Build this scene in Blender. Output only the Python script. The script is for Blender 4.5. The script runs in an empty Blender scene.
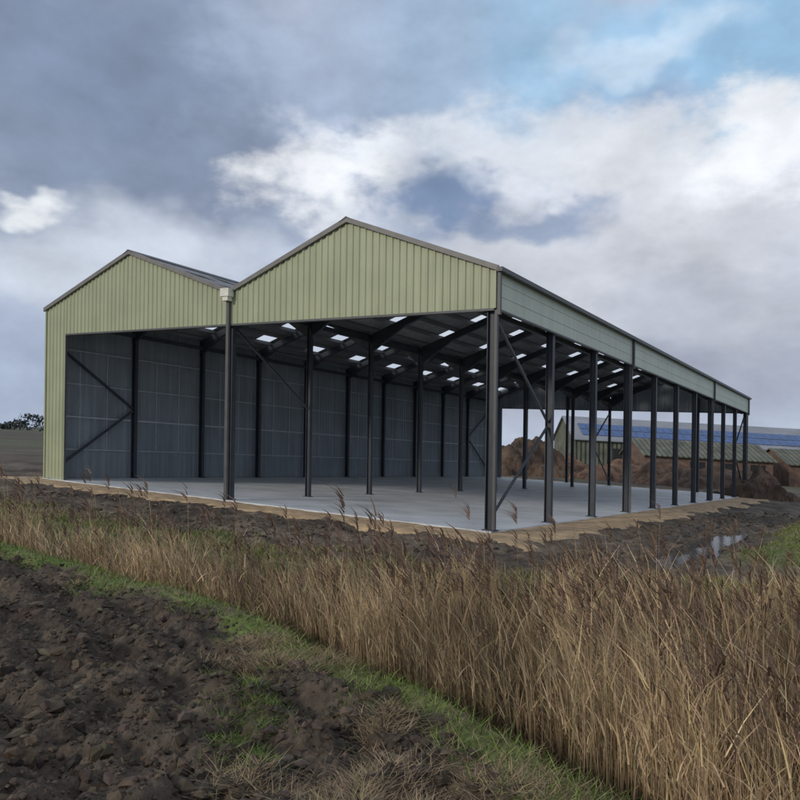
import bpy, math, numpy as np
from mathutils import Vector, Matrix
rng=np.random.default_rng(7)
A=-0.042            # gentle cross-fall of the site
CX,CY=2.85,22.7
L=np.array([-0.8356,0.5493]); R=np.array([0.5493,0.8356])
BAY=4.53; NB=10; LEN=BAY*NB
def W(u,v,z):
    X=CX+u*L[0]+v*R[0]; Y=CY+u*L[1]+v*R[1]
    return (X,Y,z+A*X)
def lin(c): return tuple((x/255/12.92 if x/255<=.04045 else ((x/255+.055)/1.055)**2.4) for x in c)
scene=bpy.context.scene
# ---------------------------------------------------------------- materials
def newmat(name):
    m=bpy.data.materials.new(name); m.use_nodes=True
    nt=m.node_tree; b=nt.nodes['Principled BSDF']; return m,nt,b
def mat(name,col,rough=.6,metal=0,var=.15,scale=3.0,bump=0,bscale=20,rib=None,ribdist=.02,attr=False,spec=.5,streak=0,det=4):
    m,nt,b=newmat(name); N=nt.nodes; K=nt.links
    b.inputs['Roughness'].default_value=rough; b.inputs['Metallic'].default_value=metal
    b.inputs['Specular IOR Level'].default_value=spec
    geo=N.new('ShaderNodeNewGeometry')
    vm=N.new('ShaderNodeVectorMath'); vm.operation='SCALE'; vm.inputs['Scale'].default_value=1
    if attr:
        a=N.new('ShaderNodeAttribute'); a.attribute_name='Col'; K.new(a.outputs['Color'],vm.inputs[0])
    else: vm.inputs[0].default_value=col
    if var>0:
        n=N.new('ShaderNodeTexNoise'); n.inputs['Scale'].default_value=scale; n.inputs['Detail'].default_value=det
        K.new(geo.outputs['Position'],n.inputs['Vector'])
        mr=N.new('ShaderNodeMapRange'); mr.inputs[1].default_value=.3; mr.inputs[2].default_value=.7
        mr.inputs[3].default_value=1-var; mr.inputs[4].default_value=1+var
        K.new(n.outputs['Fac'],mr.inputs[0])
        val=mr.outputs[0]
        if streak:
            mp=N.new('ShaderNodeMapping'); mp.inputs['Scale'].default_value=(2.2,2.2,.12)
            K.new(geo.outputs['Position'],mp.inputs['Vector'])
            n2=N.new('ShaderNodeTexNoise'); n2.inputs['Scale'].default_value=1.5; n2.inputs['Detail'].default_value=3
            K.new(mp.outputs[0],n2.inputs['Vector'])
            m2=N.new('ShaderNodeMapRange'); m2.inputs[1].default_value=.3; m2.inputs[2].default_value=.7
            m2.inputs[3].default_value=1-streak; m2.inputs[4].default_value=1+streak
            K.new(n2.outputs['Fac'],m2.inputs[0])
            mm=N.new('ShaderNodeMath'); mm.operation='MULTIPLY'; K.new(val,mm.inputs[0]); K.new(m2.outputs[0],mm.inputs[1]); val=mm.outputs[0]
        K.new(val,vm.inputs['Scale'])
    K.new(vm.outputs[0],b.inputs['Base Color'])
    if bump:
        nb=N.new('ShaderNodeTexNoise'); nb.inputs['Scale'].default_value=bscale; nb.inputs['Detail'].default_value=4
        K.new(geo.outputs['Position'],nb.inputs['Vector'])
        bp=N.new('ShaderNodeBump'); bp.inputs['Strength'].default_value=1; bp.inputs['Distance'].default_value=bump
        K.new(nb.outputs['Fac'],bp.inputs['Height']); K.new(bp.outputs[0],b.inputs['Normal'])
    if rib:
        d=N.new('ShaderNodeVectorMath'); d.operation='DOT_PRODUCT'; K.new(geo.outputs['Position'],d.inputs[0]); d.inputs[1].default_value=rib
        s=N.new('ShaderNodeMath'); s.operation='SINE'; K.new(d.outputs['Value'],s.inputs[0])
        bp=N.new('ShaderNodeBump'); bp.inputs['Distance'].default_value=ribdist; K.new(s.outputs[0],bp.inputs['Height']); K.new(bp.outputs[0],b.inputs['Normal'])
    return m
M_green=mat('olive_cladding',(.37,.395,.245),.5,var=.07,streak=.07,scale=.8)
M_fascia=mat('fascia_paint',(.50,.55,.43),.45,var=.06,streak=.06,scale=.6)
M_steel=mat('painted_steel',(.034,.04,.05),.5,var=.2)
M_trim=mat('dark_trim',(.085,.085,.085),.5)
M_verge=mat('verge_trim',(.18,.17,.155),.5)
k=2*math.pi/.18
M_roof=mat('fibre_cement_roof',(.24,.245,.255),.85,var=.15,rib=(R[0]*k,R[1]*k,0),ribdist=.02)
M_liner=mat('slate_liner',(.23,.26,.28),.6,var=.14,streak=.16,scale=.5)
M_rail=mat('rail_grey',(.45,.48,.5),.5)
M_conc=mat('concrete',(.58,.60,.615),.55,var=.18,scale=.6,bump=.003,bscale=30,det=6)
M_sand=mat('sand_hardcore',(.42,.295,.17),.95,var=.35,scale=2.5,bump=.03,bscale=9,det=6)
M_ground=mat('ground_mat',(0,0,0),.85,var=.45,scale=9,bump=.035,bscale=24,attr=True,spec=.35,det=6)
M_veg=mat('vegetation_mat',(0,0,0),.8,var=0,attr=True,spec=.15)
M_clod=mat('clod_mat',(0,0,0),.85,var=.3,scale=14,attr=True,spec=.3)
M_white=mat('cream_box',(.72,.70,.60),.5)
M_heap=mat('heap_soil',(.095,.062,.042),.95,var=.55,scale=.9,bump=.12,bscale=2.5)
M_heap2=mat('heap_rubble',(.16,.095,.06),.95,var=.65,scale=1.1,bump=.15,bscale=3)
M_brick=mat('brick_wall_mat',(.16,.10,.075),.85,var=.3,scale=1.5)
M_oldroof=mat('old_roof',(.13,.135,.10),.9,var=.35,scale=.7,rib=(9,0,0),ribdist=.1)
M_barnroof=mat('barn_roof_grey',(.26,.27,.29),.7,var=.15,scale=.4)
M_solar=mat('solar_glass',(.035,.09,.24),.3,var=.25,scale=.8)
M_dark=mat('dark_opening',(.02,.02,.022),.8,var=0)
M_water=mat('puddle_water',(.085,.072,.058),.12,var=.2,bump=.004,bscale=6)
m,nt,b=newmat('translucent_rooflight'); N=nt.nodes;K=nt.links
tr=N.new('ShaderNodeBsdfTranslucent'); tr.inputs[0].default_value=(.95,.97,.98,1)
tp=N.new('ShaderNodeBsdfTransparent'); tp.inputs[0].default_value=(.97,.98,1,1)
mx=N.new('ShaderNodeMixShader'); mx.inputs[0].default_value=.4
K.new(tr.outputs[0],mx.inputs[1]);K.new(tp.outputs[0],mx.inputs[2]);K.new(mx.outputs[0],N['Material Output'].inputs['Surface'])
M_sky=m
# ---------------------------------------------------------------- mesh helpers
class B:
    def __init__(s): s.v=[];s.f=[];s.m=[]
    def add(s,vs,fs,mi=0):
        o=len(s.v); s.v+=[tuple(p) for p in vs]; s.f+=[tuple(i+o for i in f) for f in fs]; s.m+=[mi]*len(fs)
    def box(s,u0,u1,v0,v1,z0,z1,mi=0):
        s.add([W(u,v,z) for z in(z0,z1) for v in(v0,v1) for u in(u0,u1)],
              [(0,2,3,1),(4,5,7,6),(0,1,5,4),(1,3,7,5),(3,2,6,7),(2,0,4,6)],mi)
    def wbox(s,x0,x1,y0,y1,z0,z1,mi=0):
        s.add([(x,y,z+A*x) for z in(z0,z1) for y in(y0,y1) for x in(x0,x1)],
              [(0,2,3,1),(4,5,7,6),(0,1,5,4),(1,3,7,5),(3,2,6,7),(2,0,4,6)],mi)
    def ext(s,pts,v0,v1,mi=0):
        n=len(pts)
        s.add([W(u,v0,z) for u,z in pts]+[W(u,v1,z) for u,z in pts],
              [tuple(range(n)),tuple(range(2*n-1,n-1,-1))]+[(i,(i+1)%n,n+(i+1)%n,n+i) for i in range(n)],mi)
    def beam(s,p,q,w=.08,mi=0):
        p=Vector(W(*p));q=Vector(W(*q));d=(q-p).normalized()
        a=d.cross(Vector((.1,.2,1))).normalized()*w/2; c=d.cross(a).normalized()*w/2
        vs=[t+x*a+y*c for t in(p,q) for x,y in((-1,-1),(1,-1),(1,1),(-1,1))]
        s.add(vs,[(0,1,2,3),(7,6,5,4)]+[(i,(i+1)%4,4+(i+1)%4,4+i) for i in range(4)],mi)
    def icol(s,u,v,z0,z1,du=.32,dv=.2,t=.022,mi=0):
        s.box(u-du/2,u-du/2+t,v-dv/2,v+dv/2,z0,z1,mi); s.box(u+du/2-t,u+du/2,v-dv/2,v+dv/2,z0,z1,mi)
        s.box(u-du/2+t,u+du/2-t,v-.01,v+.01,z0,z1,mi)
        s.box(u-du/2-.07,u+du/2+.07,v-dv/2-.06,v+dv/2+.06,z0+.001,z0+.025,mi)
    def obj(s,name,mats,parent=None,smooth=False):
        me=bpy.data.meshes.new(name); me.from_pydata(s.v,[],s.f)
        for x in mats: me.materials.append(x)
        me.polygons.foreach_set('material_index',s.m)
        if smooth: me.polygons.foreach_set('use_smooth',[True]*len(s.f))
        me.update(); o=bpy.data.objects.new(name,me); scene.collection.objects.link(o)
        if parent: o.parent=parent
        return o
def empty(name):
    e=bpy.data.objects.new(name,None); scene.collection.objects.link(e); return e
def npmesh(name,V,F,C,mt,smooth=False):
    me=bpy.data.meshes.new(name); V=np.asarray(V,np.float32); F=np.asarray(F,np.int32)
    k=F.shape[1]; me.vertices.add(len(V)); me.vertices.foreach_set('co',V.ravel())
    me.loops.add(F.size); me.loops.foreach_set('vertex_index',F.ravel())
    me.polygons.add(len(F)); me.polygons.foreach_set('loop_start',np.arange(len(F),dtype=np.int32)*k)
    me.polygons.foreach_set('loop_total',np.full(len(F),k,np.int32))
    me.polygons.foreach_set('use_smooth',np.full(len(F),smooth,bool))
    me.update(calc_edges=True)
    if C is not None:
        ca=me.color_attributes.new('Col','FLOAT_COLOR','POINT')
        ca.data.foreach_set('color',np.c_[C,np.ones(len(C))].astype(np.float32).ravel())
    me.materials.append(mt); o=bpy.data.objects.new(name,me); scene.collection.objects.link(o); return o
# ---------------------------------------------------------------- the shed
shed=empty('agricultural_shed')
W1=11.1; W2=23.1; RZ=9.96; EZ=7.9; FB=6.66
def roofz(u):
    if u<=W1: h=W1/2; return EZ+(RZ-EZ)*(1-abs(u-h)/h)
    h=(W2-W1)/2; return EZ+(RZ-EZ)*(1-abs(u-W1-h)/h)
def clad(b,u0,u1,v,zb,zt,pitch=.27,dep=.035,mi=0):
    us=[];x=u0
    while x<u1-1e-6:
        us+=[(x,0),(x+pitch*.52,0),(x+pitch*.66,1),(x+pitch*.86,1)]; x+=pitch
    us=[(a,c) for a,c in us if a<u1]+[(u1,0)]
    for rr in(W1/2,(W1+W2)/2):
        if u0<rr<u1: us.append((rr,0))
    us.sort()
    for (a,c),(a2,c2) in zip(us,us[1:]):
        if a2-a<1e-5: continue
        f=lambda uu:(zt(uu) if callable(zt) else zt)
        b.add([W(a,v-c*dep,zb),W(a2,v-c2*dep,zb),W(a2,v-c2*dep,f(a2)),W(a,v-c*dep,f(a))],[(0,1,2,3)],mi)
g=B()
top=lambda u:roofz(u)-.04
clad(g,0.02,W1-.02,-.14,FB,top); clad(g,W1+.02,21.6,-.14,FB,top); clad(g,21.6,W2,-.14,-.1,top)
g.obj('front_gable_cladding',[M_green],shed)
g=B(); clad(g,0.02,W1-.02,LEN+.14,FB,top); clad(g,W1+.02,21.6,LEN+.14,FB,top); clad(g,21.6,W2,LEN+.14,-.1,top)
g.obj('rear_gable_cladding',[M_liner],shed)
t=B()
for v0,v1 in((-.19,-.11),(LEN+.1,LEN+.2)):
    t.box(.0,W1-.03,v0,v1,FB-.07,FB,0); t.box(W1+.03,21.6,v0,v1,FB-.07,FB,0)
t.box(21.56,21.6,-.19,-.1,-.1,FB-.071,0)
t.box(W2,W2+.08,-.2,0.1,-.1,EZ-.05,1); t.box(-.06,.0,-.2,-.1,FB,EZ-.05,1)
t.obj('cladding_trims',[M_trim,M_green],shed)
vg=B()
for a,b_ in((0-.15,W1/2),(W1-.02,W1/2),(W1+.02,(W1+W2)/2),(W2+.15,(W1+W2)/2)):
    za=roofz(min(max(a,0),W2)) - (.05 if a<0 or a>W2 else 0)
    for v0,v1 in((-.26,-.17),(LEN+.17,LEN+.26)):
        vg.ext([(a,za-.10),(b_,RZ-.10),(b_,RZ+.07),(a,za+.07)],v0,v1,0)
vg.obj('verge_trims',[M_verge],shed)
rf=B(); nv=NB*4; ns=6
def slope(ua,za,ub,zb,off):
    for i in range(nv):
        v0=-.2+(LEN+.4)*i/nv; v1=-.2+(LEN+.4)*(i+1)/nv
        for j in range(ns):
            s0=j/ns;s1=(j+1)/ns
            sk=((i+off)%4==1 and j in(1,3)) or ((i+off)%4==3 and j==4)
            rf.add([W(ua+(ub-ua)*s0,v0,za+(zb-za)*s0),W(ua+(ub-ua)*s1,v0,za+(zb-za)*s1),
                    W(ua+(ub-ua)*s1,v1,za+(zb-za)*s1),W(ua+(ub-ua)*s0,v1,za+(zb-za)*s0)],[(0,1,2,3)],1 if sk else 0)
slope(-.15,EZ-.05,W1/2,RZ,0); slope(W1,EZ,W1/2,RZ,1); slope(W1,EZ,(W1+W2)/2,RZ,0); slope(W2+.15,EZ-.05,(W1+W2)/2,RZ,2)
rf.obj('roof_sheets',[M_roof,M_sky],shed)
rc=B()
for ur in(W1/2,(W1+W2)/2):
    rc.ext([(ur-.3,RZ-.07),(ur,RZ+.04),(ur+.3,RZ-.07),(ur,RZ+.09)],-.28,LEN+.28,0)
rc.obj('ridge_capping',[M_trim],shed)
pu=B()
for (ua,ub) in((0,W1/2),(W1,W1/2),(W1,(W1+W2)/2),(W2,(W1+W2)/2)):
    for j in range(6):
        s=(j+.25)/6; u=ua+(ub-ua)*s; z=EZ+(RZ-EZ)*s
        pu.box(u-.035,u+.035,-.1,LEN+.1,z-.22,z-.035,0)
pu.obj('purlins',[mat('purlin_galv',(.2,.205,.21),.5,metal=.2,var=0)],shed)
fr=B(); co=B()
for n in range(NB+1):
    v=n*BAY
    for (ua,ub) in((0,W1/2),(W1,W1/2),(W1,(W1+W2)/2),(W2,(W1+W2)/2)):
        sg=1 if ub>ua else -1; e=ua+sg*.1; sl=(RZ-EZ)/abs(ub-ua)
        z=lambda u:EZ+sl*abs(u-ua)-.23
        fr.ext([(e,z(e)-.36),(ub,RZ-.23-.36),(ub,RZ-.23),(e,z(e))],v-.08,v+.08)
        fr.ext([(e,z(e)-.85),(e+sg*1.9,z(e+sg*1.9)-.35),(e,z(e)-.34)],v-.06,v+.06)
    co.icol(.12,v,0,EZ-.3,.28 if n==0 else .25,.22 if n==0 else .2)
    co.icol(W1,v,0,EZ-.25,.22,.16)
    co.icol(W2-.3,v,0,EZ-.3,.24,.18)
for u in(3.7,7.4,15,19): co.icol(u,LEN,0,roofz(u)-.5,.2,.2)
fr.obj('rafters',[M_steel],shed); co.obj('steel_columns',[M_steel],shed)
ev=B()
ev.box(.3,.42,-.05,LEN,FB-.12,FB+.05); ev.box(W1-.08,W1+.08,0.1,LEN,7.3,7.5); ev.box(W2-.42,W2-.3,0,LEN,7.2,7.4)
ev.box(.05,W1,-.08,.08,FB-.05,FB+.15);ev.box(W1,21.6,-.08,.08,FB-.05,FB+.15)
ev.obj('eaves_beams',[M_steel],shed)
fa=B()
for n in range(NB):
    a=n*BAY-(.1 if n==0 else 0); b_=(n+1)*BAY+(.1 if n==NB-1 else 0)
    fa.box(-.10,-.05,a+.004,b_-.004,FB,EZ-.16)
    fa.box(-.112,-.1,a+.01,b_-.01,FB+.38,FB+.41); fa.box(-.112,-.1,a+.01,b_-.01,FB+.78,FB+.81)
fa.obj('side_fascia',[M_fascia],shed)
gt=B()
gt.box(-.3,-.12,-.28,LEN+.28,EZ-.17,EZ-.04); gt.box(-.12,-.03,-.12,LEN+.12,FB-.06,FB-.003)
for n in(0,3,7,10):
    v=n*BAY+(-.16 if n==0 else 0)
    gt.box(-.21,-.115,v-.05,v+.05,(FB-.2),EZ-.17)
    gt.box(-.11,-.03,v-.04,v+.04,.05,FB-.062)
gt.box(W1-.07,W1+.07,-.30,-.2,.0,EZ-.25)
gt.box(W1-.25,W1+.25,-.1,LEN,EZ-.12,EZ-.02)
gt.obj('gutters_and_downpipes',[M_trim],shed)
hb=B(); hb.box(W1-.22,W1+.22,-.48,-.2,EZ-.24,EZ+.06); hb.box(W1-.14,W1+.14,-.44,-.2,EZ-.4,EZ-.24); hb.obj('floodlight_box',[M_white],shed)  # plain cream boxes standing for the floodlight above the valley downpipe, no emission
lw=B()
def sidewall(b,u,dep,pitch,z0,z1):
    x=0.0
    while x<LEN:
        p=[(x,0),(x+pitch*.6,0),(x+pitch*.7,1),(x+pitch*.9,1),(x+pitch,0)]
        for (a,c),(a2,c2) in zip(p,p[1:]):
            b.add([W(u+c*dep,a,z0),W(u+c2*dep,a2,z0),W(u+c2*dep,a2,z1),W(u+c*dep,a,z1)],[(0,1,2,3)])
        x+=pitch
sidewall(lw,W2,.035,.25,-.1,EZ-.06); lw.obj('outer_wall_cladding',[M_green],shed)
li=B(); sidewall(li,W2-.08,-.025,.302,0.02,EZ-.12); li.obj('inner_wall_liner',[M_liner],shed)
ra=B()
for z,hh in((1.35,.05),(2.9,.08),(4.5,.05),(6.1,.05)):
    for n in range(NB): ra.box(W2-.16,W2-.107,n*BAY+.12,(n+1)*BAY-.12,z,z+hh)
for n in range(NB):
    for q in(1/3,2/3): ra.box(W2-.13,W2-.107,n*BAY+BAY*q-.02,n*BAY+BAY*q+.02,1.42,6.08)
ra.obj('wall_rails',[M_rail],shed)
br=B(); z1=FB-.2; zm=3.55
br.beam((.17,.1,z1+.1),(.17,BAY-.1,zm),.07); br.beam((.17,BAY-.1,zm-.2),(.17,.1,.35),.07)
br.beam((W2-.3,.1,6.3),(W2-.3,BAY-.1,zm),.1); br.beam((W2-.3,BAY-.1,zm-.1),(W2-.3,.1,.4),.1)
br.beam((W1,.1,FB-.1),(W1,BAY-.1,3.8),.08)
for n in(NB-1,):
    for u in(.17,W1,W2-.3):
        br.beam((u,n*BAY,zm),(u,LEN,6.4),.09); br.beam((u,n*BAY,zm),(u,LEN,.4),.09)
br.obj('diagonal_bracing',[M_steel],shed)
sl=B()
us=[-.05,3.7,7.4,11.1,15.1,19.1,W2]; vs=[-.3]+[i*BAY for i in range(1,NB)]+[LEN+.3]
for a,b_ in zip(us,us[1:]):
    for c,d in zip(vs,vs[1:]): sl.box(a+.012,b_-.012,c+.012,d-.012,-.35,0)
sl.box(-.04,W2-.01,-.29,LEN+.29,-.34,-.02)
sl.obj('concrete_slab',[M_conc])
# ---------------------------------------------------------------- noise
T=rng.random((256,256))
def vn(x,y):
    xi=np.floor(x).astype(int);yi=np.floor(y).astype(int);fx=x-xi;fy=y-yi
    fx=fx*fx*(3-2*fx);fy=fy*fy*(3-2*fy)
    a=T[xi&255,yi&255];b=T[(xi+1)&255,yi&255];c=T[xi&255,(yi+1)&255];d=T[(xi+1)&255,(yi+1)&255]
    return (a*(1-fx)+b*fx)*(1-fy)+(c*(1-fx)+d*fx)*fy-.5
def fbm(x,y,s,o=4,g=.5):
    r=0;a=1;x=x/s;y=y/s
    for i in range(o):
        r=r+a*vn(x+17.3*i,y+9.1*i);c,sn=.8,.6
        x,y=(x*c-y*sn)*2.03,(x*sn+y*c)*2.03;a*=g
    return r
def ss(a,b,x):
    t=np.clip((x-a)/(b-a),0,1);return t*t*(3-2*t)
NL=[(-60,64),(-30,35),(-12,18.3),(-7.66,14.5),(-2.83,10.7),(-1.17,8.86),(.37,7.03),(1.2,5.46),(1.9,3),(2.6,-4)]
FL=[(-60,69),(-30,39),(-12,21.9),(-7.6,18.0),(-1.4,14.2),(3,13.1),(8,14.2),(14,19.0),(24,30),(45,55)]
POLY=NL+[(40,-4),(60,50)]+FL[::-1]
PUD=((7.3,19.9,2.0,.42),(8.9,22.0,1.9,.3),(6.3,17.9,.9,.28),(10.9,25.4,2.3,.35),(8.6,20.6,1.1,.2))
PZ=-.17
def dline(x,y,P,closed=False):
    d=np.full(x.shape,1e9);Q=P+[P[0]] if closed else P
    for (x0,y0),(x1,y1) in zip(Q,Q[1:]):
        dx,dy=x1-x0,y1-y0;t=np.clip(((x-x0)*dx+(y-y0)*dy)/(dx*dx+dy*dy),0,1)
        d=np.minimum(d,np.hypot(x-x0-t*dx,y-y0-t*dy))
    return d
def inside(x,y,P):
    r=np.zeros(x.shape,bool)
    for (x0,y0),(x1,y1) in zip(P,P[1:]+P[:1]):
        if y0==y1: continue
        r^=((y0>y)!=(y1>y))&(x<(x1-x0)*(y-y0)/(y1-y0)+x0)
    return r
def fields(x,y):
    wx=x+.5*fbm(x,y,1.6,3);wy=y+.5*fbm(x+50,y,1.6,3)
    dN=dline(wx,wy,NL);dF=dline(wx,wy,FL);ins=inside(wx,wy,POLY)
    sd=np.where(ins,np.minimum(dN,dF),-np.minimum(dN,dF))
    near=(~ins)&(dN<dF)
    u=(x-CX)*L[0]+(y-CY)*L[1];v=(x-CX)*R[0]+(y-CY)*R[1]
    return dN,dF,ins,sd,near,u,v
def pudd(x,y):
    r=np.full(x.shape,9.)
    for px_,py_,l,w_ in PUD:
        a=((x-px_)*R[0]+(y-py_)*R[1])/l;c=((x-px_)*L[0]+(y-py_)*L[1])/w_
        r=np.minimum(r,np.sqrt(a*a+c*c)+.55*fbm(x,y,.6,4))
    return r
def bank(u,v,nn): return ss(-6.2,-7.4,u+nn)*ss(-2,2,v)
def height(x,y,f=None):
    dN,dF,ins,sd,near,u,v=f or fields(x,y)
    z=-1.15*ss(-.1,1.5,sd)+.05*fbm(x,y,1,3)
    r=1-2*np.abs(fbm(x,y,.42,4,.55)); fade=ss(.25,.9,-sd)
    furrow=.05*np.sin((x*.8+y*.6)*2*math.pi/.7+3*fbm(x,y,2,2))
    z=z+np.where(near,fade*(.17*fbm(x,y,.34,5,.68)+.06*r+.12*fbm(x+9,y,1.7,2)+furrow-.05),0)
    z=z+np.where(near,.07*ss(.9,.2,-sd),0)
    far=(~near)&(~ins); ff=ss(0,1,-sd)
    bk=bank(u,v,.6*fbm(x,y,2.2,3))
    rut=-.14*ss(.3,.9,np.sin((u+.3*fbm(x,y,5,2))*2*math.pi/1.5))*ss(-7.2,-6.4,u)*ss(-2.2,-3.0,u)
    z=z+np.where(far,ff*(-.10+.18*fbm(x,y,.9,4)*(1-.6*bk)+rut*(v>-3)+.07*fbm(x,y,.25,3)+.28*bk),0)
    pr=pudd(x,y); t=ss(1.25,.95,pr); z=z*(1-t)+(PZ-.05)*t
    foot=ss(-1.6,-.9,u)*ss(W2+1,W2+.5,u)*ss(-2.0,-1.2,v)*ss(LEN+1.5,LEN+1,v)
    z=z*(1-foot)-.5*foot
    return z
def axis(segs,neg,pos):
    a=[]
    for s0,s1,st in segs: a+=list(np.arange(s0,s1,st))
    a.append(segs[-1][1]); st=segs[-1][2]; x=a[-1]
    while x<pos: st*=1.12;x+=st;a.append(x)
    st=segs[0][2];x=a[0];h=[]
    while x>neg: st*=1.12;x-=st;h.append(x)
    return np.array(h[::-1]+a)
xs=axis([(-22,-9,.2),(-9,-5,.07),(-5,3,.033),(3,13,.08),(13,28,.2)],-2500,2500)
ys=axis([(2.4,9,.033),(9,17,.06),(17,27,.09),(27,40,.2)],-60,3000)
X,Y=np.meshgrid(xs,ys);x=X.ravel();y=Y.ravel();f=fields(x,y);dN,dF,ins,sd,near,u,v=f
z=height(x,y,f)
n1=fbm(x,y,.5,4);n2=fbm(x+31,y+7,2.2,4);n3=fbm(x+5,y+77,9,3)
def C3(*c): return np.array(c)[None,:]
def mixc(a,b,t): return a*(1-t[:,None])+b*t[:,None]
Z0=0*x[:,None]
soil=mixc(C3(.050,.036,.026)+Z0,C3(.10,.076,.054)+Z0,np.clip(.45+n1+.6*n2,0,1))
grn=mixc(C3(.11,.15,.035)+Z0,C3(.17,.155,.075)+Z0,np.clip(.4+n1,0,1))
mud=mixc(C3(.062,.047,.035)+Z0,C3(.18,.14,.10)+Z0,np.clip(.4+.9*n1+.8*n2,0,1))
lit=mixc(C3(.10,.08,.05)+Z0,C3(.20,.16,.10)+Z0,np.clip(.5+n1,0,1))
dry=C3(.25,.19,.11)+Z0
col=mud.copy()
col[near]=soil[near]
t=np.where(near,ss(.75,.35,-sd+.5*n1)*1.0,0);col=mixc(col,grn,t)
t=np.where(near,.7*ss(.25,.5,n2+.3*n1)*ss(2.6,.6,-sd),0);col=mixc(col,dry,t)
far=(~near)&(~ins)
t=np.where(far,ss(2.6,.5,-sd+1.2*n2),0)*ss(-.35,.1,n2+.4);col=mixc(col,mixc(grn,dry,np.clip(.35+n1,0,1)),t)
gb=np.where(far,bank(u,v,.6*fbm(x,y,2.2,3)),0);col=mixc(col,grn,gb)
t=np.where(ins,ss(0,.5,sd),0);col=mixc(col,lit,t);t=np.where(ins,ss(.7,0,sd),0);col=mixc(col,grn,t*.8)
t=ss(1.7,1.1,pudd(x,y));col=mixc(col,C3(.055,.045,.036)+Z0,t)
dist=np.hypot(x,y);t=ss(60,110,dist)*(y>0)
fieldc=mixc(C3(.09,.07,.05)+Z0,C3(.10,.105,.055)+Z0,ss(-.1,.1,n3+fbm(x,y,120,2)))
col=mixc(col,fieldc,t)
V=np.c_[x,y,z+A*x];ny,nx=X.shape;idx=np.arange(nx*ny).reshape(ny,nx)
F=np.c_[idx[:-1,:-1].ravel(),idx[:-1,1:].ravel(),idx[1:,1:].ravel(),idx[1:,:-1].ravel()]
npmesh('ground',V,F,col,M_ground,True)
# sand apron
ua=np.arange(-5,26,.14);va=np.arange(-5,LEN+3,.17);U,Vv=np.meshgrid(ua,va);uu=U.ravel();vv=Vv.ravel()
ax=CX+uu*L[0]+vv*R[0];ay=CY+uu*L[1]+vv*R[1]
o=np.maximum(-uu,np.maximum(-vv,uu-W2+.6)); o=o+1.0*fbm(ax,ay,1.8,4)
az_=-.04+.03*fbm(ax,ay,.4,3)-.5*ss(1.9,2.9,o)
ins_=(uu>.3)&(uu<W2-.3)&(vv>.1)&(vv<LEN); az_=np.where(ins_,-.45,az_)
idx=np.arange(len(uu)).reshape(U.shape)
F=np.c_[idx[:-1,:-1].ravel(),idx[:-1,1:].ravel(),idx[1:,1:].ravel(),idx[1:,:-1].ravel()][:,::-1]
npmesh('sand_hardcore_apron',np.c_[ax,ay,az_+A*ax],F,None,M_sand,True)
# puddles: flat water sheets lying in the hollows of the ruts
pd=B()
for (px_,py_,l,w_) in PUD:
    pts=[]
    for i in range(24):
        a=i/24*2*math.pi; e=1.45*l*math.cos(a)*R+1.45*w_*math.sin(a)*(-L)
        pts.append((px_+e[0],py_+e[1]))
    pd.add([(a,b_,PZ-.012+A*px_+A*.0*(a-px_)) for a,b_ in pts],[tuple(range(24))])
pd.obj('puddle_water',[M_water])
# ---------------------------------------------------------------- ribbons
def ribbons(P,H,Wd,az,lean,curve,C,face=None,segs=3,C2=None):
    n=len(P);fa=rng.uniform(0,math.pi,n) if face is None else face
    side=np.c_[np.cos(fa),np.sin(fa),np.zeros(n)]
    VV=[];CC=[]
    for i in range(segs+1):
        t=i/segs
        off=(lean*t+curve*t*t)*H
        c=P+np.c_[np.cos(az)*off,np.sin(az)*off,H*(t-.35*np.abs(curve)*t*t)]
        w=Wd*(1-.85*t**1.5)/2
        VV+=[c-side*w[:,None],c+side*w[:,None]]
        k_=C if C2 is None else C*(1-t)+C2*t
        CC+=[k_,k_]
    VV=np.stack(VV,1);CC=np.stack(CC,1)
    m=2*(segs+1);base=(np.arange(n)*m)[:,None]
    F=np.concatenate([base+np.array([[2*i,2*i+1,2*i+3,2*i+2]]) for i in range(segs)],0)
    return VV.reshape(-1,3),F,CC.reshape(-1,3)
def join(parts):
    V=[];F=[];C=[];o=0
    for a,b_,c in parts: V.append(a);F.append(b_+o);C.append(c);o+=len(a)
    return np.concatenate(V),np.concatenate(F),np.concatenate(C)
def ground3(x,y): return np.c_[x,y,height(x,y)+A*x]
def jitter(base,n,s=.2):
    return np.array(base)[None,:]*(1+rng.normal(0,s,n))[:,None]*(1+rng.normal(0,.05,(n,3)))
def sample(n,y0,y1,pw=1.0,kx=.72):
    y=y0+(y1-y0)*rng.random(n)**pw; x=rng.uniform(-1,1,n)*(kx*y+1.0); return x,y
x,y=sample(170000,3.2,23,1.1)
f=fields(x,y);sd=f[3];dn=f[0];df=f[1]
dens=fbm(x,y,1.1,3)+.6*fbm(x+40,y,.35,2)
left=ss(1.5,-3,x)
keep=(sd>.12)&(rng.random(len(x))<np.clip(.68-.15*left+1.2*dens,0.05,1)*ss(.05,.9,sd))
x=x[keep];y=y[keep];sdk=sd[keep]; left=left[keep];dfk=df[keep]
if len(x)>46000:
    q=rng.choice(len(x),46000,False);x,y,sdk,left,dfk=x[q],y[q],sdk[q],left[q],dfk[q]
n=len(x);P=ground3(x,y)
H=(1.72-.48*left+.6*fbm(x,y,1.2,3))*rng.uniform(.55,1.15,n)*(.45+.55*ss(.1,1.1,sdk))*(.6+.4*ss(0,2.4,dfk))
tall=(rng.random(n)<.028)&(sdk>.5); H=np.where(tall,rng.uniform(1.7,2.4,n)-.25*left,H)
wid=.0045+.0006*y
wind=math.pi+.5
az=wind+rng.normal(0,1.2,n);lean=rng.normal(.04,.06,n);cur=rng.uniform(0,.12,n)
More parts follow.
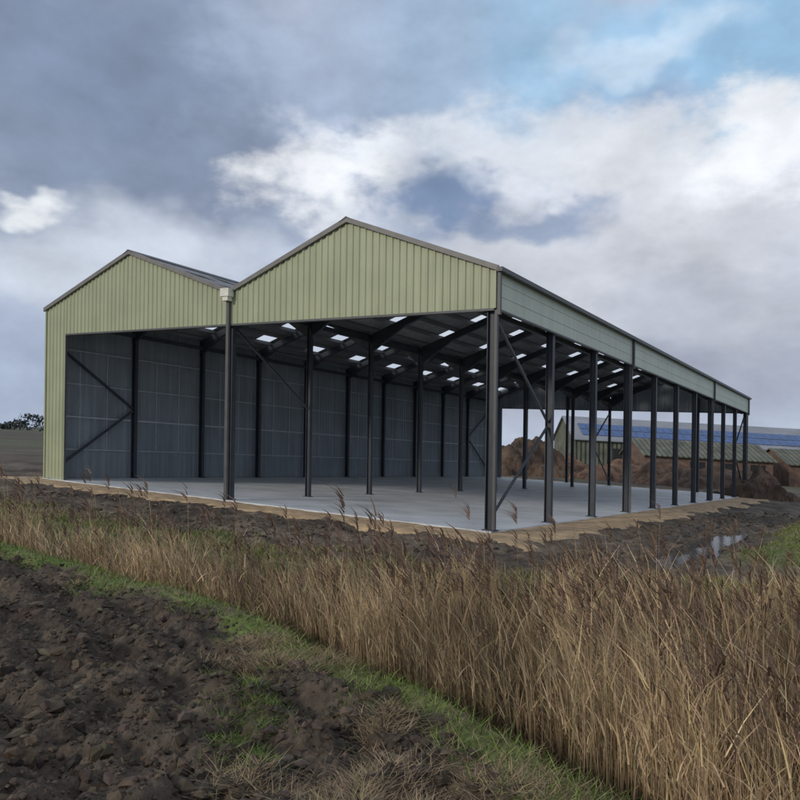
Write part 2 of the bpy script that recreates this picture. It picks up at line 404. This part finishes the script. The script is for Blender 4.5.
ton=(.88+.75*fbm(x+3,y,1.3,3))[:,None]
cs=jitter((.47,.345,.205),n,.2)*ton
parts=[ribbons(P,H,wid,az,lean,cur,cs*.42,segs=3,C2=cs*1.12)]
for rep,(lo,hi) in enumerate(((.2,.6),(.45,.8),(.6,.95))):
    k_=(rng.random(n)<.55)&(~tall);m_=k_.sum();t=rng.uniform(lo,hi,m_)
    off=(lean[k_]*t+cur[k_]*t*t)*H[k_]
    Q=P[k_]+np.c_[np.cos(az[k_])*off,np.sin(az[k_])*off,H[k_]*(t-.35*cur[k_]*t*t)]
    la=wind+rng.normal(0,1.2,m_)
    parts.append(ribbons(Q,H[k_]*rng.uniform(.16,.36,m_),wid[k_]*1.5,la,rng.uniform(.1,.5,m_),rng.uniform(.0,.6,m_),jitter((.52,.39,.235),m_,.2)*ton[k_],segs=2))
k_=tall|((rng.random(n)<.03)&(H>1.1));m_=k_.sum()
off=(lean[k_]*.97+cur[k_]*.94)*H[k_]
Q=P[k_]+np.c_[np.cos(az[k_])*off,np.sin(az[k_])*off,H[k_]*(.97-.35*cur[k_]*.94)]
for r_ in range(7):
    parts.append(ribbons(Q-np.array([[0,0,.035*r_]]),rng.uniform(.12,.24,m_),.014+.0011*Q[:,1],wind+rng.normal(0,.45,m_),rng.uniform(.1,.6,m_),rng.uniform(.2,.9,m_),jitter((.20,.135,.10),m_,.2),segs=2))
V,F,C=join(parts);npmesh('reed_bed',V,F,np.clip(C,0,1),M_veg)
# grass verge
parts=[]
x,y=sample(190000,3,24,1.3);f=fields(x,y);sd=f[3];near=f[4]
nn=fbm(x,y,.7,3)
k_=((sd>-.6+.7*nn)&(sd<.4)&(f[0]<f[1])&(rng.random(len(x))<.8))
x1,y1=x[k_],y[k_];n=len(x1)
cc=np.where((rng.random(n)+.5*fbm(x1,y1,.9,3)<.25)[:,None],jitter((.28,.225,.12),n,.25),jitter((.15,.205,.05),n,.3))
parts.append(ribbons(ground3(x1,y1)-[[0,0,.01]],rng.uniform(.03,.14,n),.006+.0006*y1,rng.uniform(0,6.28,n),rng.uniform(.1,1.0,n),rng.uniform(0,.8,n),cc,segs=2))
u,v=f[5],f[6]
k_=(sd<1.3)&(sd>-2.2+2*nn)&(~near)&(f[1]<f[0])&(u<25)&(v<-2.9)&(rng.random(len(x))<.6);x1,y1=x[k_],y[k_];n=len(x1)
cc=np.where((rng.random(n)+fbm(x1,y1,1.5,2)<.55)[:,None],jitter((.15,.18,.05),n,.3),jitter((.34,.265,.15),n,.25))
parts.append(ribbons(ground3(x1,y1)-[[0,0,.02]],rng.uniform(.06,.26,n),.008+.0007*y1,rng.uniform(0,6.28,n),rng.uniform(.1,.7,n),rng.uniform(0,.6,n),cc,segs=2))
x=rng.uniform(7,28,70000);y=rng.uniform(15,48,70000);f=fields(x,y);nn=fbm(x,y,2.2,3)
k_=(bank(f[5],f[6],.6*nn)>.5)&(f[3]<.2)&(pudd(x,y)>1.3);x1,y1=x[k_],y[k_];n=len(x1)
cc=np.where((rng.random(n)+fbm(x1,y1,1.5,2)<.65)[:,None],jitter((.15,.18,.055),n,.25),jitter((.32,.25,.14),n,.25))
parts.append(ribbons(ground3(x1,y1)-[[0,0,.02]],rng.uniform(.05,.18,n),np.full(n,.028),rng.uniform(0,6.28,n),rng.uniform(.1,.7,n),rng.uniform(0,.6,n),cc,segs=2))
V,F,C=join(parts);npmesh('grass',V,F,np.clip(C,0,1),M_veg)
# dry grass tufts on ploughed edge
parts=[]
cen=[(-1.15,7.6,.55),(-.6,8.0,.5),(-1.6,8.6,.4),(.2,5.4,.6),(.7,5.2,.5),(-.3,5.1,.5),(-.9,5.2,.4),(.9,4.8,.5),(.1,4.7,.6),(-.1,6.3,.3),(-1.6,7.9,.5),(-.2,4.8,.5)]
for cx_,cy_,rr in cen:
    n=1300;x1=cx_+rng.normal(0,rr*.5,n);y1=cy_+rng.normal(0,rr*.35,n)
    parts.append(ribbons(ground3(x1,y1)-[[0,0,.02]],rng.uniform(.03,.14,n),np.full(n,.006),rng.uniform(0,6.28,n),rng.uniform(.3,1.8,n),rng.uniform(0,1,n),jitter((.33,.25,.155),n,.3),segs=2))
for cx_,cy_,rr in((-1.5,7.4,.35),(-1.2,6.2,.3),(-1.25,6.7,.3),(-.2,6.9,.3),(-1.1,5.7,.25)):
    n=1100;x1=cx_+rng.normal(0,rr*.6,n);y1=cy_+rng.normal(0,rr*.7,n)
    parts.append(ribbons(ground3(x1,y1)-[[0,0,.01]],rng.uniform(.02,.09,n),np.full(n,.007),rng.uniform(0,6.28,n),rng.uniform(.3,1.2,n),rng.uniform(0,1,n),jitter((.14,.19,.05),n,.3),segs=2))
V,F,C=join(parts);npmesh('dry_grass',V,F,np.clip(C,0,1),M_veg)
# soil clods
phi=(1+5**.5)/2
ico=np.array([(-1,phi,0),(1,phi,0),(-1,-phi,0),(1,-phi,0),(0,-1,phi),(0,1,phi),(0,-1,-phi),(0,1,-phi),(phi,0,-1),(phi,0,1),(-phi,0,-1),(-phi,0,1)])/math.hypot(1,phi)
icf=np.array([(0,11,5),(0,5,1),(0,1,7),(0,7,10),(0,10,11),(1,5,9),(5,11,4),(11,10,2),(10,7,6),(7,1,8),(3,9,4),(3,4,2),(3,2,6),(3,6,8),(3,8,9),(4,9,5),(2,4,11),(6,2,10),(8,6,7),(9,8,1)])
def clods(x,y,s,base):
    n=len(x);P=ground3(x,y);sc=s[:,None,None]*rng.uniform(.55,1.4,(n,1,3))*np.array([1,1,.7])
    V=ico[None]*sc*rng.uniform(.55,1.35,(n,12,1));a=rng.uniform(0,6.28,n);c,s_=np.cos(a)[:,None],np.sin(a)[:,None]
    V=np.stack([V[...,0]*c-V[...,1]*s_,V[...,0]*s_+V[...,1]*c,V[...,2]],-1)+P[:,None,:]
    F=icf[None]+(np.arange(n)*12)[:,None,None]
    return V.reshape(-1,3),F.reshape(-1,3),np.repeat(jitter(base,n,.28),12,0)
x,y=sample(48000,3,17,1.3,.66);f=fields(x,y);k_=f[4]&(f[3]<-.4);x,y=x[k_],y[k_]
a=clods(x,y,np.clip(rng.lognormal(-4.0,.65,len(x)),.008,.1),(.078,.058,.041))
x=rng.uniform(-14,22,36000);y=rng.uniform(14,40,36000);f=fields(x,y);u,v=f[5],f[6]
k_=(~f[4])&(f[3]<-.5)&((v<-2.6)|(u<-2.6))&(u>-6.8)&(pudd(x,y)>1.25)&(rng.random(len(x))<.5+fbm(x,y,2,3));x,y=x[k_],y[k_]
b_=clods(x,y,np.clip(rng.lognormal(-3.1,.5,len(x)),.02,.15),(.095,.073,.054))
V,F,C=join([a,b_]);npmesh('soil_clods',V,F,C,M_clod)
# ---------------------------------------------------------------- background heaps & farm buildings
def heap(name,cx,cy,rx,ry,h,mt,seed):
    n=80;g_=np.linspace(-1.25,1.25,n);U,Q=np.meshgrid(g_,g_);a=U.ravel();b_=Q.ravel()
    X_=cx+a*rx;Y_=cy+b_*ry
    r=np.sqrt(a*a+b_*b_)+.6*fbm(X_+seed,Y_,rx*.45,4)
    Z=h*np.clip(1-r,0,1)**.75*(1+.4*fbm(X_,Y_+seed,1.8,4))+.35*fbm(X_,Y_,.9,3)*(r<.98)-.25
    idx=np.arange(n*n).reshape(n,n);F=np.c_[idx[:-1,:-1].ravel(),idx[:-1,1:].ravel(),idx[1:,1:].ravel(),idx[1:,:-1].ravel()]
    npmesh(name,np.c_[X_,Y_,Z+A*X_],F,None,mt,False)
def px(xp,d): return (xp-400)/756*d
heap('soil_heap',px(522,88),88,5.5,5,5.0,M_heap,3)
heap('soil_heap',px(562,96),96,6,5,3.0,M_heap2,13)
heap('rubble_heap',px(625,84),86,6.5,5,2.6,M_heap2,23)
heap('rubble_heap',px(675,80),82,6,5,2.6,M_heap2,43)
heap('rubble_heap',px(730,76),78,6,5,2.8,M_heap,53)
heap('soil_heap',px(770,58),60,3.0,3.5,2.4,M_heap,33)
def barn(name,x0,x1,y0,y1,ez,rz,wallm,roofm,solar=False,doors=()):
    e=empty(name);b=B();b.wbox(x0,x1,y0,y1,-.5,ez);ym=(y0+y1)/2
    for xx in(x0,x1):
        b.add([(xx,y0,ez+A*xx),(xx,y1,ez+A*xx),(xx,ym,rz+A*xx)],[(0,1,2)])
    b.obj('walls',[wallm],e)
    r=B();ov=.5
    sl_=(rz-ez)/(ym-y0)
    for s in(1,-1):
        ye=y0-ov if s==1 else y1+ov;ze=ez-ov*sl_
        r.add([(xx,yy,zz+A*xx) for xx in(x0-.4,x1+.4) for yy,zz in((ye,ze+.05),(ym,rz+.05),(ym,rz+.2),(ye,ze+.2))],[(0,1,5,4),(1,2,6,5),(2,3,7,6),(3,0,4,7),(0,3,2,1),(4,5,6,7)])
    r.obj('roof',[roofm],e)
    if solar:
        p=B();n_=int((x1-x0-3)/1.25)
        for i in range(n_):
            for j in range(2):
                xa=x0+1.5+i*1.25;s0=.12+j*.27;s1=s0+.25
                pts=[(xx,y0+(ym-y0)*s,ez+(rz-ez)*s+.32+A*xx) for xx,s in((xa,s0),(xa+1.15,s0),(xa+1.15,s1),(xa,s1))]
                p.add(pts,[(0,1,2,3)])
        p.obj('solar_panels',[M_solar],e)
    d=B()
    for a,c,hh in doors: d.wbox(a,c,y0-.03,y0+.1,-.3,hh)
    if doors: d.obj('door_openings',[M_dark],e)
barn('solar_roof_barn',px(572,120),px(572,120)+75,118,134,5.2,8.9,M_oldroof,M_barnroof,True,[(px(572,120)+6+i*9,px(572,120)+11+i*9,4) for i in range(7)])
barn('brick_barn',px(640,102),px(640,102)+17,100,110,3.2,5.2,M_brick,M_oldroof,False,[(px(640,102)+2+i*4,px(640,102)+4+i*4,2.6) for i in range(4)])
barn('brick_barn',px(775,108),px(775,108)+30,104,114,3.0,5.0,M_brick,M_oldroof,False,[(px(775,108)+3,px(775,108)+6,2.6)])
def trees(name,x0,x1,yc,hm,n,sz=1):
    x=rng.uniform(x0,x1,n);env=hm*(.45+1.1*np.clip(.5+fbm(x,x*0,9,4),0,1.2))
    z=env*rng.random(n)**.7;y=yc+rng.normal(0,3,n)
    s=rng.uniform(.35,1.0,n)*sz;P=np.c_[x,y,z+A*x]
    d1=rng.normal(0,1,(n,3));d2=rng.normal(0,1,(n,3))
    V=np.stack([P+d1*s[:,None]*.6,P+d2*s[:,None]*.6,P-d1*s[:,None]*.5,P-d2*s[:,None]*.5],1).reshape(-1,3)
    npmesh(name,V,np.arange(4*n).reshape(n,4),np.repeat(jitter((.075,.085,.08),n,.3),4,0),M_veg)
trees('distant_treeline',-420,-150,420,6,10000)
trees('distant_treeline',100,330,380,6,7000)
# ---------------------------------------------------------------- sky
w=bpy.data.worlds.new('World');scene.world=w;w.use_nodes=True;nt=w.node_tree;N=nt.nodes;K=nt.links
w.cycles.sampling_method='MANUAL';w.cycles.sample_map_resolution=128
bg=N['Background'];bg.inputs['Strength'].default_value=1
SUN_EL=math.radians(22);sx,sy=-.80,-.60
sky=N.new('ShaderNodeTexSky');sky.sky_type='NISHITA';sky.sun_disc=False;sky.sun_elevation=SUN_EL
sky.sun_rotation=math.atan2(sx,sy)
def mth(op,a,b_=None,c=None):
    m_=N.new('ShaderNodeMath');m_.operation=op
    for i,q in enumerate((a,b_,c)):
        if q is None: continue
        if isinstance(q,(int,float)): m_.inputs[i].default_value=q
        else: K.new(q,m_.inputs[i])
    return m_.outputs[0]
def vmth(op,a,b_):
    m_=N.new('ShaderNodeVectorMath');m_.operation=op
    for i,q in enumerate((a,b_)):
        if isinstance(q,tuple): m_.inputs[i].default_value=q
        else: K.new(q,m_.inputs[i])
    return m_
tc=N.new('ShaderNodeTexCoord');nm=N.new('ShaderNodeVectorMath');nm.operation='NORMALIZE';K.new(tc.outputs['Generated'],nm.inputs[0])
sp=N.new('ShaderNodeSeparateXYZ');K.new(nm.outputs[0],sp.inputs[0])
AZ=mth('ARCTAN2',sp.outputs[0],sp.outputs[1]);EL=mth('ARCSINE',sp.outputs[2])
mp=N.new('ShaderNodeMapping');mp.inputs['Scale'].default_value=(1,1,1.6);K.new(nm.outputs[0],mp.inputs['Vector'])
def noise(s,d=6,r=.55,off=0,dist=0,colr=False):
    q=N.new('ShaderNodeTexNoise');q.noise_dimensions='3D';q.inputs['Scale'].default_value=s;q.inputs['Detail'].default_value=d;q.inputs['Roughness'].default_value=r;q.inputs['Distortion'].default_value=dist
    v_=vmth('ADD',mp.outputs[0],(off,off*.7,off*.3));K.new(v_.outputs[0],q.inputs['Vector']);return q.outputs['Color' if colr else 'Fac']
nB=noise(7,7,.6,4.1);nA=noise(3.5,5,.55,1.3)
wc=vmth('SUBTRACT',noise(5,4,.55,11,0,True),(.5,.5,.5))
ws=vmth('MULTIPLY',wc.outputs[0],(.26,.20,0))
cb=N.new('ShaderNodeCombineXYZ');K.new(AZ,cb.inputs[0]);K.new(EL,cb.inputs[1])
PW=vmth('ADD',cb.outputs[0],ws.outputs[0]).outputs[0]
def MIX(a,b_,fac):
    m_=N.new('ShaderNodeMix');m_.data_type='RGBA'
    if isinstance(fac,(int,float)): m_.inputs[0].default_value=fac
    else: K.new(fac,m_.inputs[0])
    for i,q in((6,a),(7,b_)):
        if isinstance(q,tuple): m_.inputs[i].default_value=(*q,1)
        else: K.new(q,m_.inputs[i])
    return m_.outputs[2]
ssk=N.new('ShaderNodeVectorMath');ssk.operation='SCALE';K.new(sky.outputs[0],ssk.inputs[0]);ssk.inputs['Scale'].default_value=.10
blue=MIX(ssk.outputs[0],lin((164,204,236)),.7)
cur=MIX(lin((164,176,196)),lin((184,193,209)),nA)
def blob(cur,xp,yp,rx,ry,colr,st=1,soft=.5,nk=1.6,tex=None,nz=None):
    a=math.atan((xp-400)/756);e=math.atan((444+.014*(xp-400)-yp)/756*math.cos(a))
    rx=rx/756*math.cos(a)**2;ry=ry/756
    d=vmth('MULTIPLY_ADD',PW,(1/rx,1/ry,0));d.inputs[2].default_value=(-a/rx,-e/ry,0)
    ln=N.new('ShaderNodeVectorMath');ln.operation='LENGTH';K.new(d.outputs[0],ln.inputs[0])
    s=mth('MULTIPLY_ADD',nz or nA,nk,mth('SUBTRACT',1-nk*.5,ln.outputs['Value']))
    mr=N.new('ShaderNodeMapRange');mr.interpolation_type='SMOOTHSTEP';mr.inputs[1].default_value=-soft/2;mr.inputs[2].default_value=soft/2+.2;mr.inputs[3].default_value=0;mr.inputs[4].default_value=st
    K.new(s,mr.inputs[0])
    return MIX(cur,tex if tex is not None else lin(colr),mr.outputs[0])
cur=blob(cur,650,250,300,110,(198,202,211),.9,.8)
cur=blob(cur,720,370,260,50,(154,161,178),.8,1)
cur=blob(cur,470,60,170,90,(168,192,219),.95,.9)
cur=blob(cur,720,45,250,95,None,1,.5,2.2,tex=blue)
cur=blob(cur,640,55,110,18,(208,222,236),.6,.9,2.4,nz=nB)
cur=blob(cur,620,108,70,30,(148,170,200),.85,.7,2.4,nz=nB)
cur=blob(cur,140,100,330,135,(134,148,172),1,.9,1.4)
cur=blob(cur,50,30,170,50,(122,136,162),.7,1,1.8)
cur=blob(cur,290,60,80,50,(172,187,212),.7,1,2.4,nz=nB)
cur=blob(cur,190,190,90,40,(124,137,161),.7,.9,2.4,nz=nB)
cur=blob(cur,110,265,170,45,(198,206,219),.9,.9,2)
cur=blob(cur,35,188,40,11,(232,236,240),.9,.8,2.6,nz=nB)
cur=blob(cur,350,178,80,36,(231,234,239),.95,.7,2.8,nz=nB)
cur=blob(cur,500,135,170,32,(218,224,233),.85,.8,2.8,nz=nB)
cur=blob(cur,640,165,170,45,(216,220,228),.85,.9,2.6,nz=nB)
cur=blob(cur,765,140,80,40,(232,235,240),.95,.7,2.8,nz=nB)
cur=blob(cur,450,192,95,30,(118,138,170),.95,.7,2.8,nz=nB)
cur=blob(cur,540,218,60,22,(136,152,180),.85,.8,2.8,nz=nB)
cur=blob(cur,700,290,110,26,(174,180,194),.7,.9,2.6,nz=nB)
cur=blob(cur,30,375,170,60,(152,166,191),.7,1,1)
sh=mth('MULTIPLY_ADD',noise(9,7,.58,23),.8,.69)
sc=N.new('ShaderNodeVectorMath');sc.operation='SCALE';K.new(cur,sc.inputs[0]);K.new(sh,sc.inputs['Scale'])
K.new(sc.outputs[0],bg.inputs['Color'])
sd_=bpy.data.lights.new('sun','SUN');sd_.energy=1.5;sd_.angle=math.radians(10);sd_.color=(1,.92,.79)
so=bpy.data.objects.new('sun',sd_);scene.collection.objects.link(so)
hv=Vector((sx,sy,0)).normalized()*math.cos(SUN_EL);hv.z=math.sin(SUN_EL)
so.rotation_euler=hv.to_track_quat('Z','Y').to_euler()
# ---------------------------------------------------------------- camera
cd=bpy.data.cameras.new('camera');cd.lens=756/800*36;cd.sensor_width=36;cd.shift_y=.0588;cd.clip_end=6000;cd.clip_start=.05
cam=bpy.data.objects.new('camera',cd);scene.collection.objects.link(cam)
cam.matrix_world=Matrix.Translation((0,0,2.36))@Matrix.Rotation(math.radians(90),4,'X')@Matrix.Rotation(math.radians(.8),4,'Z')
scene.camera=cam
scene.view_settings.view_transform='Standard';scene.view_settings.look='None';scene.view_settings.exposure=0
